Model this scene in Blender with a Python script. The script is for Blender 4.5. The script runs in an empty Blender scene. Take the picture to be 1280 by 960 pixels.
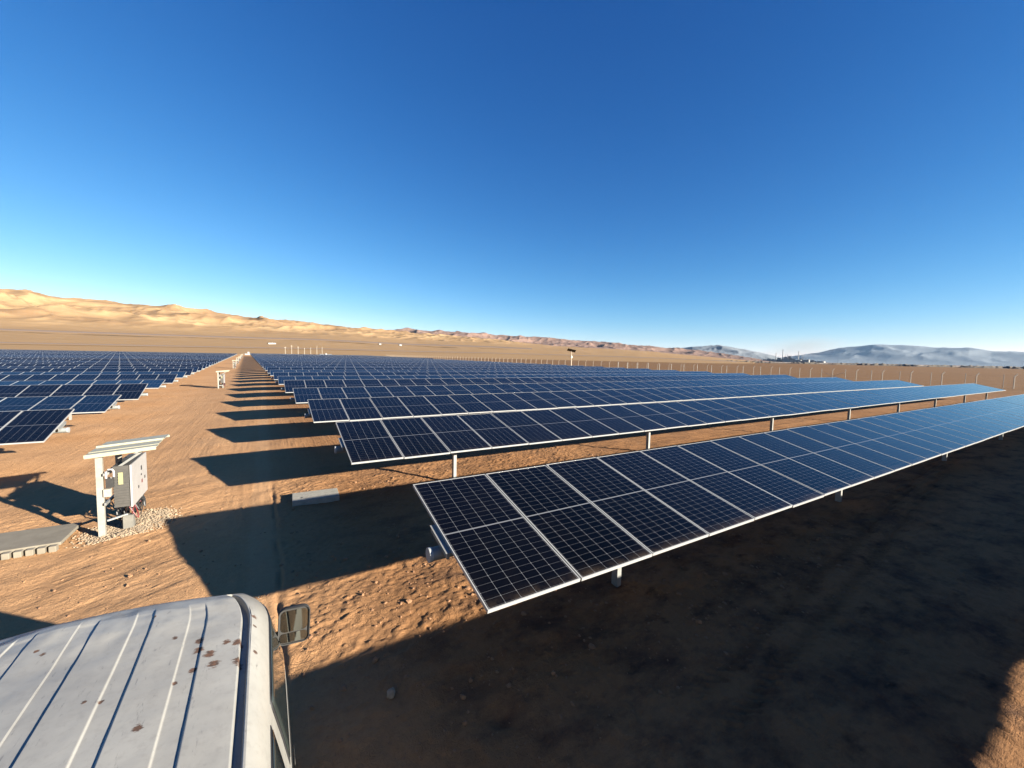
import bpy, bmesh, math, random
import numpy as np
from mathutils import Vector, Matrix, Euler
R = math.radians
random.seed(7)
scene = bpy.context.scene
col = scene.collection

# ------------------------------------------------------------------ camera
F_PX, YAW, PITCH, ROLL = 509.8, 0.5461, 0.0689, 0.0214
CAM_Z = 3.55
cam = bpy.data.cameras.new('camera')
cam.sensor_width = 36.0
cam.lens = 36.0 * F_PX / 1280.0
cam.clip_start, cam.clip_end = 0.05, 90000
cam_o = bpy.data.objects.new('camera', cam)
col.objects.link(cam_o)
_fw = Vector((math.sin(YAW) * math.cos(PITCH), math.cos(YAW) * math.cos(PITCH), -math.sin(PITCH)))
_rt = Vector((math.cos(YAW), -math.sin(YAW), 0))
_up = _rt.cross(_fw)
_r2 = math.cos(ROLL) * _rt + math.sin(ROLL) * _up
_u2 = -math.sin(ROLL) * _rt + math.cos(ROLL) * _up
cam_o.matrix_world = Matrix(((_r2.x, _u2.x, -_fw.x, 0), (_r2.y, _u2.y, -_fw.y, 0), (_r2.z, _u2.z, -_fw.z, CAM_Z), (0, 0, 0, 1)))
scene.camera = cam_o

# ------------------------------------------------------------------ sky, sun, exposure
SUN_ELEV, SUN_AZ = R(15.0), math.atan2(2.1, -3.1)       # azimuth clockwise from +Y
world = bpy.data.worlds.new('World')
scene.world = world
world.use_nodes = True
wn = world.node_tree
bg = wn.nodes['Background']
sky = wn.nodes.new('ShaderNodeTexSky')
sky.sky_type = 'NISHITA'
sky.sun_disc = False
sky.sun_elevation = SUN_ELEV
sky.sun_rotation = SUN_AZ
sky.altitude = 0
sky.air_density = 0.8
sky.dust_density = 0.0
sky.ozone_density = 4.0
# grade the sky's colour: deep saturated blue overhead, pale cyan at the horizon
_sep, _com = wn.nodes.new('ShaderNodeSeparateColor'), wn.nodes.new('ShaderNodeCombineColor')
wn.links.new(sky.outputs[0], _sep.inputs[0])
for _i, (_p, _g) in enumerate(((1.85, 0.30014), (1.21, 0.50764), (0.84, 0.90669))):
    _a = wn.nodes.new('ShaderNodeMath'); _a.operation = 'POWER'; _a.inputs[1].default_value = _p
    _b = wn.nodes.new('ShaderNodeMath'); _b.operation = 'MULTIPLY'; _b.inputs[1].default_value = _g
    wn.links.new(_sep.outputs[_i], _a.inputs[0]); wn.links.new(_a.outputs[0], _b.inputs[0]); wn.links.new(_b.outputs[0], _com.inputs[_i])
wn.links.new(_com.outputs[0], bg.inputs[0])
bg.inputs[1].default_value = 0.05
sl = bpy.data.lights.new('sun', 'SUN')
sl.energy = 5.0
sl.angle = R(0.5)
sl.color = (1.0, 0.92, 0.79)
so = bpy.data.objects.new('sun', sl)
col.objects.link(so)
sd = Vector((math.sin(SUN_AZ) * math.cos(SUN_ELEV), math.cos(SUN_AZ) * math.cos(SUN_ELEV), math.sin(SUN_ELEV)))
so.rotation_euler = sd.to_track_quat('Z', 'Y').to_euler()
so.location = sd * 60
vs = scene.view_settings
vs.view_transform = 'Standard'
vs.look = 'None'
vs.exposure = 2.3
vs.gamma = 1.0
vs.use_curve_mapping = False
cy = scene.cycles
cy.max_bounces = 5
cy.diffuse_bounces = 2
cy.glossy_bounces = 3
cy.volume_bounces = 0
cy.use_denoising = True

# ------------------------------------------------------------------ noise
def _hash(ix, iy, seed):
    h = (ix.astype(np.int64) * 374761393 + iy.astype(np.int64) * 668265263 + seed * 974634777) & 0x7fffffff
    h = ((h ^ (h >> 13)) * 1274126177) & 0x7fffffff
    h = ((h ^ (h >> 15)) * 1103515245) & 0x7fffffff
    return (h ^ (h >> 16)) & 0xffff
def noise(x, y, seed=0):
    """gradient noise, about -0.7..0.7"""
    xi, yi = np.floor(x), np.floor(y)
    fx, fy = x - xi, y - yi
    u = fx * fx * fx * (fx * (fx * 6 - 15) + 10)
    v = fy * fy * fy * (fy * (fy * 6 - 15) + 10)
    def g(ox, oy):
        a = _hash(xi + ox, yi + oy, seed) * (2 * np.pi / 65536.0)
        return np.cos(a) * (fx - ox) + np.sin(a) * (fy - oy)
    return (g(0, 0) * (1 - u) + g(1, 0) * u) * (1 - v) + (g(0, 1) * (1 - u) + g(1, 1) * u) * v
def fbm(x, y, seed=0, octv=4, gain=0.5):
    s, a = 0, 1.0
    for o in range(octv):
        s = s + a * noise(x * 2 ** o + 17.3 * o, y * 2 ** o - 9.1 * o, seed + o)
        a *= gain
    return s
def ridged(x, y, seed=0, octv=5):
    s, a, w = 0, 1.0, 1.0
    for o in range(octv):
        n = 1 - np.abs(noise(x * 2 ** o + 3.7 * o, y * 2 ** o + 8.3 * o, seed + o)) * 2
        n = n * n * w
        w = np.clip(n * 1.3, 0, 1)
        s = s + a * n
        a *= 0.5
    return s
def sstep(a, b, x):
    t = np.clip((x - a) / (b - a), 0, 1)
    return t * t * (3 - 2 * t)

# ------------------------------------------------------------------ materials
def mat(name, color, rough=0.6, metal=0.0, spec=0.5):
    m = bpy.data.materials.new(name)
    m.use_nodes = True
    b = m.node_tree.nodes['Principled BSDF']
    b.inputs['Base Color'].default_value = (*color, 1)
    b.inputs['Roughness'].default_value = rough
    b.inputs['Metallic'].default_value = metal
    b.inputs['Specular IOR Level'].default_value = spec
    return m
class NT:
    """tiny helper to write node trees"""
    def __init__(s, m):
        s.t = m.node_tree
        s.b = s.t.nodes['Principled BSDF']
    def n(s, kind, **kw):
        x = s.t.nodes.new(kind)
        for k, v in kw.items():
            setattr(x, k, v)
        return x
    def l(s, a, b):
        s.t.links.new(a, b)
    def math(s, op, a, b=None, c=None):
        x = s.n('ShaderNodeMath', operation=op)
        for i, v in enumerate((a, b, c)):
            if v is None:
                continue
            if isinstance(v, (int, float)):
                x.inputs[i].default_value = v
            else:
                s.l(v, x.inputs[i])
        return x.outputs[0]
    def mix(s, f, a, b):
        x = s.n('ShaderNodeMix', data_type='RGBA')
        for sock, v in ((x.inputs[0], f), (x.inputs[6], a), (x.inputs[7], b)):
            if isinstance(v, (int, float)):
                sock.default_value = v
            elif isinstance(v, tuple):
                sock.default_value = (*v, 1)
            else:
                s.l(v, sock)
        return x.outputs[2]
    def noise(s, vec, scale, detail=4, rough=0.55):
        x = s.n('ShaderNodeTexNoise')
        x.inputs['Scale'].default_value = scale
        x.inputs['Detail'].default_value = detail
        x.inputs['Roughness'].default_value = rough
        if vec is not None:
            s.l(vec, x.inputs['Vector'])
        return x.outputs['Fac']
    def ramp(s, f, lo, hi):
        x = s.n('ShaderNodeMapRange')
        x.clamp = True
        x.inputs[1].default_value = lo
        x.inputs[2].default_value = hi
        s.l(f, x.inputs[0])
        return x.outputs[0]
    def mapping(s, vec, scale=(1, 1, 1), rot=(0, 0, 0), loc=(0, 0, 0)):
        x = s.n('ShaderNodeMapping')
        x.inputs['Scale'].default_value = scale
        x.inputs['Rotation'].default_value = rot
        x.inputs['Location'].default_value = loc
        s.l(vec, x.inputs['Vector'])
        return x.outputs[0]
    def bump(s, h, strength=0.3, dist=0.02):
        x = s.n('ShaderNodeBump')
        x.inputs['Strength'].default_value = strength
        x.inputs['Distance'].default_value = dist
        s.l(h, x.inputs['Height'])
        s.l(x.outputs[0], s.b.inputs['Normal'])
def worn(name, color, dark, scale=6.0, rough=0.6, amt=0.6, metal=0.0, bump=0.0):
    m = mat(name, color, rough, metal)
    t = NT(m)
    tc = t.n('ShaderNodeTexCoord').outputs['Object']
    f = t.ramp(t.noise(tc, scale, 6, 0.65), 0.38, 0.72)
    t.l(t.mix(t.math('MULTIPLY', f, amt), color, dark), t.b.inputs['Base Color'])
    if bump:
        t.bump(t.noise(tc, scale * 8, 4), bump, 0.01)
    return m

def ground_material():
    m = mat('desert_soil', (0.3, 0.18, 0.11), 0.95, 0, 0.1)
    t = NT(m)
    pos = t.n('ShaderNodeNewGeometry').outputs['Position']
    a = t.noise(pos, 0.35, 5, 0.6)
    b = t.noise(pos, 9.0, 5, 0.7)
    c = t.noise(t.mapping(pos, (0.004, 0.02, 1)), 1.0, 5, 0.6)
    c1 = t.mix(t.ramp(a, 0.35, 0.65), (0.3450, 0.1917, 0.0909), (0.4000, 0.2319, 0.1155))
    c2 = t.mix(t.math('MULTIPLY', t.ramp(b, 0.42, 0.75), 0.5), c1, (0.2600, 0.1403, 0.0662))
    c3 = t.mix(t.math('MULTIPLY', t.ramp(c, 0.45, 0.65), 0.35), c2, (0.2900, 0.1543, 0.0708))
    # heavier, redder soil right of the track and out on the plain
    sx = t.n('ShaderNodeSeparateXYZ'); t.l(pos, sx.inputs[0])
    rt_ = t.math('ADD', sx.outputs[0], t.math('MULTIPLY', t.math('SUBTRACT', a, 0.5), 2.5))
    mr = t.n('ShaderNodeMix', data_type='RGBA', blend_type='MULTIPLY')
    # pale compacted strip along the track
    st_ = t.math('ADD', sx.outputs[0], t.math('MULTIPLY', t.math('SUBTRACT', t.noise(t.mapping(pos, (2.5, 0.6, 1)), 1.0, 5), 0.5), 0.35))
    st_ = t.math('SUBTRACT', 1.0, t.ramp(t.math('ABSOLUTE', t.math('ADD', st_, 0.10)), 0.14, 0.26))
    c3 = t.mix(t.math('MULTIPLY', st_, 0.28), c3, (0.47, 0.30, 0.165))
    # irregular darker patches and smaller near-black spots in the churned soil
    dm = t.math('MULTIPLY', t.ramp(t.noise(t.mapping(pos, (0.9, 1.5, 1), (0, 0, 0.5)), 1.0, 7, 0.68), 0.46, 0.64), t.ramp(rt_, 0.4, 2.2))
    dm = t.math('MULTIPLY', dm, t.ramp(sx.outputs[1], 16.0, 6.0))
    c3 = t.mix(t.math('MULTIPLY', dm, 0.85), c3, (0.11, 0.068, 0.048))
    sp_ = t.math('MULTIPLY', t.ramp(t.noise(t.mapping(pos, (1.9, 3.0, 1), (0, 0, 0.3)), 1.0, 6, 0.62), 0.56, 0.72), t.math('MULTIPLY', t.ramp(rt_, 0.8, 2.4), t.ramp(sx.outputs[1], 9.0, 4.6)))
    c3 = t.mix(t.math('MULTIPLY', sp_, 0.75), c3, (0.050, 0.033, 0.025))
    fl_ = t.math('MULTIPLY', t.ramp(t.noise(t.mapping(pos, (5, 8, 1), (0, 0, -0.4)), 1.0, 7, 0.75), 0.62, 0.72), t.ramp(rt_, 0.8, 2.4))
    c3 = t.mix(t.math('MULTIPLY', fl_, 0.5), c3, (0.46, 0.32, 0.20))
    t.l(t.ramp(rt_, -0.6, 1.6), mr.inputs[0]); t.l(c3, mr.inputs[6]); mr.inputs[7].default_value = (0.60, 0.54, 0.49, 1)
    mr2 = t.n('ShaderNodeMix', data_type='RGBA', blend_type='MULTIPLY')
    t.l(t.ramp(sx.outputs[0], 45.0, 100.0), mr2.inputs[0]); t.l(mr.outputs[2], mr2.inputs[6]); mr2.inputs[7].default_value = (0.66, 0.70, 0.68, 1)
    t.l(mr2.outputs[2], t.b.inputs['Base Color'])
    h1 = t.noise(pos, 30.0, 7, 0.72)
    h2 = t.noise(t.mapping(pos, (5, 34, 1), (0, 0, R(-28))), 1.0, 5, 0.7)
    vo = t.n('ShaderNodeTexVoronoi'); vo.feature = 'DISTANCE_TO_EDGE'; vo.inputs['Scale'].default_value = 13.0
    wob = t.n('ShaderNodeVectorMath', operation='ADD')
    nz = t.n('ShaderNodeTexNoise'); nz.inputs['Scale'].default_value = 9.0; t.l(pos, nz.inputs['Vector'])
    scl = t.n('ShaderNodeVectorMath', operation='SCALE'); scl.inputs[3].default_value = 0.16; t.l(nz.outputs['Color'], scl.inputs[0])
    t.l(pos, wob.inputs[0]); t.l(scl.outputs[0], wob.inputs[1]); t.l(wob.outputs[0], vo.inputs['Vector'])
    crack = t.math('MULTIPLY', t.ramp(vo.outputs[0], 0.0, 0.10), t.ramp(t.noise(pos, 1.6, 3), 0.45, 0.6))
    t.bump(t.math('ADD', t.math('ADD', h1, t.math('MULTIPLY', h2, 0.7)), t.math('MULTIPLY', crack, 0.35)), 0.7, 0.022)
    return m
def hill_material(name, c_lo, c_hi, c_var, s=1.0):
    m = mat(name, c_lo, 0.95, 0, 0.05)
    t = NT(m)
    g = t.n('ShaderNodeNewGeometry')
    pos = g.outputs['Position']
    a = t.noise(t.mapping(pos, (0.002 * s, 0.002 * s, 0.006 * s)), 1.0, 8, 0.65)
    b = t.noise(t.mapping(pos, (0.0006 * s, 0.0006 * s, 0.006 * s)), 1.0, 5, 0.6)
    x1 = t.mix(t.ramp(a, 0.4, 0.62), c_lo, c_hi)
    x2 = t.mix(t.math('MULTIPLY', t.ramp(b, 0.45, 0.62), 0.6), x1, c_var)
    # gravel slopes below the rock are paler
    sx = t.n('ShaderNodeSeparateXYZ'); t.l(pos, sx.inputs[0])
    low = t.ramp(t.math('ADD', sx.outputs[2], t.math('MULTIPLY', a, 30.0)), 110.0, 70.0)
    x3 = t.mix(low, x2, tuple(c * 1.17 for c in c_lo)) if name == 'tan_hills' else x2
    t.l(x3, t.b.inputs['Base Color'])
    return m
def cell_material():
    """6 x 24 half cut cells, white gaps, a white strip across the middle"""
    m = mat('solar_glass', (0.002, 0.002, 0.003), 0.09, 0, 0.24)
    t = NT(m)
    uv = t.n('ShaderNodeTexCoord').outputs['UV']
    sx = t.n('ShaderNodeSeparateXYZ')
    t.l(uv, sx.inputs[0])
    PW, PL = 1.11, 2.326
    t.b.inputs['Specular Tint'].default_value = (0.60, 0.42, 0.24, 1)
    u = t.math('MULTIPLY', sx.outputs[0], PW)
    v = t.math('MULTIPLY', sx.outputs[1], PL)
    cw = (PW - 0.024) / 6
    du = t.math('MULTIPLY', t.math('SUBTRACT', 0.5, t.math('ABSOLUTE', t.math('SUBTRACT', t.math('FRACT', t.math('DIVIDE', t.math('SUBTRACT', u, 0.012), cw)), 0.5))), cw)
    half = (PL - 0.02) / 2
    vh = t.math('SUBTRACT', t.math('ABSOLUTE', t.math('SUBTRACT', v, PL / 2)), 0.010)       # distance from the middle strip
    ch = (half - 0.014) / 12
    dv = t.math('MULTIPLY', t.math('SUBTRACT', 0.5, t.math('ABSOLUTE', t.math('SUBTRACT', t.math('FRACT', t.math('DIVIDE', vh, ch)), 0.5))), ch)
    lc = t.math('LESS_THAN', du, 0.0018)
    lr = t.math('MULTIPLY', t.math('LESS_THAN', dv, 0.0016), 0.5)
    cor = t.math('LESS_THAN', t.math('ADD', du, dv), 0.0085)
    mid = t.math('LESS_THAN', vh, 0.0)
    bars = t.math('MULTIPLY', t.math('LESS_THAN', t.math('ABSOLUTE', t.math('SUBTRACT', t.math('FRACT', t.math('MULTIPLY', t.math('DIVIDE', t.math('SUBTRACT', u, 0.012), cw), 10)), 0.5)), 0.03), 0.015)
    f = t.math('MAXIMUM', t.math('MAXIMUM', lc, lr), t.math('MAXIMUM', cor, t.math('MAXIMUM', mid, bars)))
    rnd = t.n('ShaderNodeObjectInfo').outputs['Random']
    cell = t.mix(rnd, (0.0008, 0.0009, 0.0014), (0.0014, 0.0016, 0.003))
    pos = t.n('ShaderNodeNewGeometry').outputs['Position']
    col_ = t.mix(f, cell, (0.10, 0.103, 0.11))
    # wind-blown dust: a film that gathers along the lower frame and in a few smears
    dn = t.noise(pos, 2.3, 7, 0.72)
    edge_ = t.ramp(sx.outputs[1], 0.075, 0.0)
    dust = t.math('ADD', t.math('MULTIPLY', t.ramp(dn, 0.5, 0.8), 0.012), t.math('MULTIPLY', t.math('MULTIPLY', edge_, edge_), t.math('MULTIPLY', t.ramp(dn, 0.4, 0.62), 0.16)))
    t.l(t.mix(dust, col_, (0.16, 0.115, 0.075)), t.b.inputs['Base Color'])
    # thin uneven dust
    pos = t.n('ShaderNodeNewGeometry').outputs['Position']
    d = t.ramp(t.noise(pos, 1.7, 6, 0.7), 0.35, 0.8)
    t.l(t.math('ADD', 0.06, t.math('MULTIPLY', d, 0.06)), t.b.inputs['Roughness'])
    return m
def van_material():
    m = mat('van_paint', (0.36, 0.37, 0.39), 0.42, 0, 0.45)
    t = NT(m)
    tc = t.n('ShaderNodeTexCoord').outputs['Object']
    a = t.ramp(t.noise(tc, 2.2, 6, 0.65), 0.35, 0.7)
    b = t.ramp(t.noise(tc, 26.0, 6, 0.75), 0.5, 0.8)
    c = t.mix(t.math('MULTIPLY', a, 0.7), (0.245, 0.238, 0.215), (0.175, 0.167, 0.148))
    c = t.mix(t.math('MULTIPLY', b, 0.55), c, (0.145, 0.135, 0.12))
    # fine scratches down to grey primer
    sc_ = t.ramp(t.noise(t.mapping(tc, (30, 5, 5), (0, 0, 0.6)), 1.6, 8, 0.75), 0.60, 0.66)
    c = t.mix(t.math('MULTIPLY', sc_, 0.6), c, (0.075, 0.07, 0.068))
    # rust chips at the places where the paint has gone
    spots = [(0.55, 0.60, 0.045), (0.60, 0.55, 0.05), (0.66, 0.62, 0.035), (0.62, 0.47, 0.05), (0.71, 0.60, 0.05), (0.715, 0.45, 0.05), (0.545, 0.46, 0.04),
             (0.545, 0.68, 0.04), (0.44, 0.74, 0.025), (0.49, 0.40, 0.02), (0.41, 0.18, 0.035), (0.20, 0.42, 0.025), (0.255, 0.40, 0.025), (-0.055, 0.86, 0.035), (-0.09, 0.90, 0.03), (-0.015, 0.25, 0.04),
             (0.32, 0.98, 0.02), (0.775, 0.83, 0.03), (0.785, 0.52, 0.025), (0.78, 0.74, 0.02), (-0.40, 0.5, 0.05), (-0.3, -0.4, 0.06), (0.3, -0.9, 0.07)]
    sp = t.n('ShaderNodeSeparateXYZ')
    t.l(tc, sp.inputs[0])
    n1 = t.noise(t.mapping(tc, (26, 60, 30), (0, 0, R(12))), 1.0, 6, 0.75)
    acc = None
    for x, y, r in spots:
        r *= 0.85 if x > 0.4 else 0.6
        dx = t.math('SUBTRACT', sp.outputs[0], x)
        dy = t.math('MULTIPLY', t.math('SUBTRACT', sp.outputs[1], y), 0.75)
        d = t.math('SQRT', t.math('ADD', t.math('MULTIPLY', dx, dx), t.math('MULTIPLY', dy, dy)))
        k = t.math('MULTIPLY', t.math('SUBTRACT', 1.0, t.math('DIVIDE', d, r)), 0.55)
        acc = k if acc is None else t.math('MAXIMUM', acc, k)
    f = t.ramp(t.math('ADD', t.math('MAXIMUM', acc, 0.0), t.math('MULTIPLY', n1, 1.0)), 0.73, 0.86)
    f = t.math('MULTIPLY', f, t.math('GREATER_THAN', acc, 0.0))
    rc = t.mix(t.ramp(t.noise(tc, 60, 4), 0.4, 0.6), (0.085, 0.040, 0.022), (0.036, 0.022, 0.016))
    t.l(t.mix(f, c, rc), t.b.inputs['Base Color'])
    t.l(t.math('ADD', 0.38, t.math('MULTIPLY', f, 0.5)), t.b.inputs['Roughness'])
    t.bump(t.noise(tc, 5.0, 3), 0.12, 0.02)
    return m
M = dict(
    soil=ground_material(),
    glass=cell_material(),
    frame=mat('anodised_frame', (0.31, 0.31, 0.30), 0.38, 0.25),
    back=mat('panel_backsheet', (0.6, 0.6, 0.6), 0.6),
    galv=worn('galvanised_steel', (0.22, 0.22, 0.205), (0.15, 0.15, 0.14), 9, 0.45, 0.7, 0.35),
    tube=worn('dull_tube_steel', (0.15, 0.16, 0.155), (0.10, 0.105, 0.10), 6, 0.55, 0.7),
    cap=mat('plastic_cap', (0.22, 0.23, 0.23), 0.5),
    paint=van_material(),
    rubber=mat('black_rubber', (0.012, 0.012, 0.013), 0.6),
    vglass=mat('tinted_glass', (0.02, 0.024, 0.022), 0.04, 0, 0.6),
    mirror=mat('mirror_silver', (0.20, 0.21, 0.19), 0.03, 1.0),
    dkplastic=worn('weathered_plastic', (0.014, 0.0135, 0.0125), (0.026, 0.024, 0.022), 20, 0.85, 0.6),
    chrome=mat('hub_steel', (0.5, 0.5, 0.5), 0.3, 0.9),
    lamp=mat('lamp_lens', (0.6, 0.6, 0.6), 0.1, 0, 0.6),
    redlens=mat('red_lens', (0.35, 0.02, 0.015), 0.15),
    whitewood=worn('white_painted_timber', (0.215, 0.205, 0.175), (0.14, 0.13, 0.105), 14, 0.6, 0.7),
    whitesheet=worn('cream_roof_sheet', (0.27, 0.255, 0.18), (0.21, 0.195, 0.14), 7, 0.45, 0.6),
    invgrey=worn('grey_cast_housing', (0.06, 0.056, 0.05), (0.038, 0.036, 0.032), 12, 0.55, 0.7, 0.2),
    invwhite=worn('white_cover', (0.26, 0.25, 0.24), (0.21, 0.20, 0.19), 5, 0.45, 0.6),
    black=mat('black_cable', (0.012, 0.012, 0.012), 0.5),
    red=mat('red_cable', (0.11, 0.012, 0.011), 0.5),
    yellow=mat('yellow_sticker', (0.20, 0.19, 0.10), 0.5),
    concrete=worn('grey_concrete', (0.125, 0.118, 0.10), (0.075, 0.07, 0.06), 8, 0.9, 0.8, 0, 0.4),
    dustyconc=worn('dusty_concrete', (0.150, 0.132, 0.100), (0.105, 0.090, 0.066), 3, 0.95, 0.9, 0, 0.4),
    paleconc=worn('pale_concrete', (0.235, 0.222, 0.185), (0.165, 0.152, 0.122), 9, 0.9, 0.8, 0, 0.3),
    postconc=worn('fence_concrete', (0.42, 0.35, 0.27), (0.30, 0.24, 0.18), 3, 0.9, 0.6),
    wire=mat('fence_wire', (0.30, 0.27, 0.24), 0.5, 0.5),
    stone=worn('pale_gravel', (0.27, 0.205, 0.135), (0.13, 0.095, 0.06), 11, 0.95, 0.9),
    clod=worn('soil_clod', (0.22, 0.115, 0.055), (0.15, 0.08, 0.04), 14, 0.95, 0.8, 0, 0.5),
    paperwhite=mat('weathered_white', (0.30, 0.27, 0.22), 0.7),
    hill_a=hill_material('tan_hills', (0.2100, 0.1350, 0.0690), (0.3050, 0.2040, 0.1060), (0.1550, 0.0920, 0.0490), 3.0),
    hill_d=hill_material('haze_blue_mountains', (0.135, 0.148, 0.160), (0.141, 0.154, 0.166), (0.130, 0.143, 0.156), 0.3),  # part of the distance haze is mixed into this rock colour as blue-grey
    darkroad=mat('road_gravel', (0.13, 0.09, 0.065), 0.9),
    salt=worn('salt_crust', (0.36, 0.29, 0.23), (0.27, 0.19, 0.13), 0.004, 0.95, 0.9),
    scrub=worn('dry_scrub', (0.055, 0.045, 0.028), (0.11, 0.075, 0.045), 0.05, 0.95, 0.8),
    plantgrey=mat('plant_steel', (0.20, 0.205, 0.21), 0.7),
    plantdark=mat('plant_cladding', (0.12, 0.125, 0.135), 0.8),
    shed=mat('shed_white', (0.20, 0.195, 0.18), 0.6),
)

# ------------------------------------------------------------------ builders
class MB:
    def __init__(s):
        s.v, s.f, s.m, s.uv = [], [], [], {}
    def add(s, vs_, fs, mi=0):
        o = len(s.v)
        s.v += [tuple(p) for p in vs_]
        for f in fs:
            s.f.append(tuple(i + o for i in f)); s.m.append(mi)
    def box(s, x0, x1, y0, y1, z0, z1, mi=0, M4=None):
        p = [(x, y, z) for z in (z0, z1) for y in (y0, y1) for x in (x0, x1)]
        if M4 is not None:
            p = [tuple(M4 @ Vector(q)) for q in p]
        s.add(p, [(0, 2, 3, 1), (4, 5, 7, 6), (0, 1, 5, 4), (2, 6, 7, 3), (0, 4, 6, 2), (1, 3, 7, 5)], mi)
        return s
    def bar(s, a, b, w, h, mi=0, upv=(0, 0, 1)):
        a, b = Vector(a), Vector(b)
        d = (b - a).normalized()
        upv = Vector(upv)
        if abs(d.dot(upv)) > 0.98:
            upv = Vector((0, 1, 0))
        x = d.cross(upv).normalized(); z = x.cross(d)
        p = [q + x * sx_ * w / 2 + z * sz * h / 2 for q in (a, b) for sx_, sz in ((-1, -1), (1, -1), (1, 1), (-1, 1))]
        s.add(p, [(3, 2, 1, 0), (4, 5, 6, 7), (0, 1, 5, 4), (1, 2, 6, 5), (2, 3, 7, 6), (3, 0, 4, 7)], mi)
        return s
    def tube(s, pts, r, n=8, mi=0, r2=None, cap=True):
        pts = [Vector(p) for p in pts]
        rings = []
        for i, p in enumerate(pts):
            d = (pts[min(i + 1, len(pts) - 1)] - pts[max(i - 1, 0)]).normalized()
            ref = Vector((0, 0, 1)) if abs(d.z) < 0.9 else Vector((1, 0, 0))
            x = d.cross(ref).normalized(); y = x.cross(d)
            rr = r if r2 is None else r + (r2 - r) * i / (len(pts) - 1)
            rings.append([p + (x * math.cos(2 * math.pi * k / n) + y * math.sin(2 * math.pi * k / n)) * rr for k in range(n)])
        vv = [q for rg in rings for q in rg]
        ff = []
        for i in range(len(rings) - 1):
            for k in range(n):
                k2 = (k + 1) % n
                ff.append((i * n + k, i * n + k2, (i + 1) * n + k2, (i + 1) * n + k))
        if cap:
            ff.append(tuple(range(n))[::-1]); ff.append(tuple((len(rings) - 1) * n + k for k in range(n)))
        s.add(vv, ff, mi)
        return s
    def lathe(s, prof, n=24, axis='Z', mi=0, org=(0, 0, 0)):
        vv = []
        for r, h in prof:
            for k in range(n):
                a = 2 * math.pi * k / n
                p = {'Z': (r * math.cos(a), r * math.sin(a), h), 'X': (h, r * math.cos(a), r * math.sin(a))}[axis]
                vv.append((p[0] + org[0], p[1] + org[1], p[2] + org[2]))
        ff = []
        for i in range(len(prof) - 1):
            for k in range(n):
                k2 = (k + 1) % n
                ff.append((i * n + k, i * n + k2, (i + 1) * n + k2, (i + 1) * n + k))
        s.add(vv, ff, mi)
        return s
    def mesh(s, name, mats, smooth=False, bevel=0):
        me = bpy.data.meshes.new(name)
        me.from_pydata(s.v, [], s.f)
        for m_ in (mats if isinstance(mats, (list, tuple)) else [mats]):
            me.materials.append(m_)
        me.polygons.foreach_set('material_index', s.m)
        bm = bmesh.new(); bm.from_mesh(me)
        bmesh.ops.recalc_face_normals(bm, faces=bm.faces)
        if bevel:
            bmesh.ops.bevel(bm, geom=[e for e in bm.edges if len(e.link_faces) == 2 and e.calc_face_angle(0) > 0.6], offset=bevel, segments=2, affect='EDGES', profile=0.6)
        bm.to_mesh(me); bm.free()
        if smooth:
            me.polygons.foreach_set('use_smooth', [True] * len(me.polygons))
            me.set_sharp_from_angle(angle=R(38))
        return me
    def build(s, name, mats, parent=None, smooth=False, bevel=0, loc=None):
        return link(name, s.mesh(name, mats, smooth, bevel), parent, loc)
def link(name, me, parent=None, loc=None):
    o = bpy.data.objects.new(name, me)
    col.objects.link(o)
    if parent is not None:
        o.parent = parent
    if loc is not None:
        o.location = loc
    return o
def tag(o, label, cat, group=None):
    o['label'] = label; o['category'] = cat
    if group:
        o['group'] = group
    return o
def thing(name, label, cat, loc=(0, 0, 0), rz=0, group=None):
    o = bpy.data.objects.new(name, None)
    o.empty_display_size = 0.3
    col.objects.link(o)
    o.location = loc; o.rotation_euler.z = rz
    return tag(o, label, cat, group)
def struct(o, kind='structure'):
    o['kind'] = kind
    return o
def dup(root, loc=None, rz=None, label=None, group=None):
    r = root.copy(); col.objects.link(r)
    if loc is not None: r.location = loc
    if rz is not None: r.rotation_euler.z = rz
    if label: r['label'] = label
    if group: r['group'] = group
    for ch in list(root.children):
        c = ch.copy(); col.objects.link(c); c.parent = r
        for g in list(ch.children):
            d = g.copy(); col.objects.link(d); d.parent = c
    return r
def grid_mesh(name, X, Y, Z, material, smooth=True):
    ny, nx = X.shape
    me = bpy.data.meshes.new(name)
    v = np.stack([X, Y, Z], -1).reshape(-1, 3).astype(np.float32)
    i = (np.arange(ny - 1)[:, None] * nx + np.arange(nx - 1)[None]).ravel()
    f = np.stack([i, i + 1, i + nx + 1, i + nx], -1).astype(np.int32)
    me.vertices.add(len(v)); me.vertices.foreach_set('co', v.ravel())
    me.loops.add(f.size); me.loops.foreach_set('vertex_index', f.ravel())
    me.polygons.add(len(f)); me.polygons.foreach_set('loop_start', np.arange(len(f), dtype=np.int32) * 4)
    me.update(calc_edges=True)
    me.polygons.foreach_set('use_smooth', [smooth] * len(f))
    me.materials.append(material)
    return me

# ------------------------------------------------------------------ ground: one sheet to the horizon
def gbase(x):
    """the ground falls a little towards the left block"""
    return -0.25 * sstep(0.0, -5.5, x)
def gz(x, y):
    return float(gbase(np.array(float(x))))
def axis_coords(a, b, step, far):
    core = np.arange(a, b + 1e-6, step)
    out, x, s_ = [], b, step
    while x < far:
        s_ *= 1.085; x += s_; out.append(x)
    lo, x, s_ = [], a, step
    while x > -far:
        s_ *= 1.085; x -= s_; lo.append(x)
    return np.array(lo[::-1] + list(core) + out)
gx = axis_coords(-6.0, 10.0, 0.026, 29000)
gy = axis_coords(1.6, 13.0, 0.026, 29000)
X, Y = np.meshgrid(gx, gy)
near = sstep(46, 20, np.hypot(X - 3, Y - 8))
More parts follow.
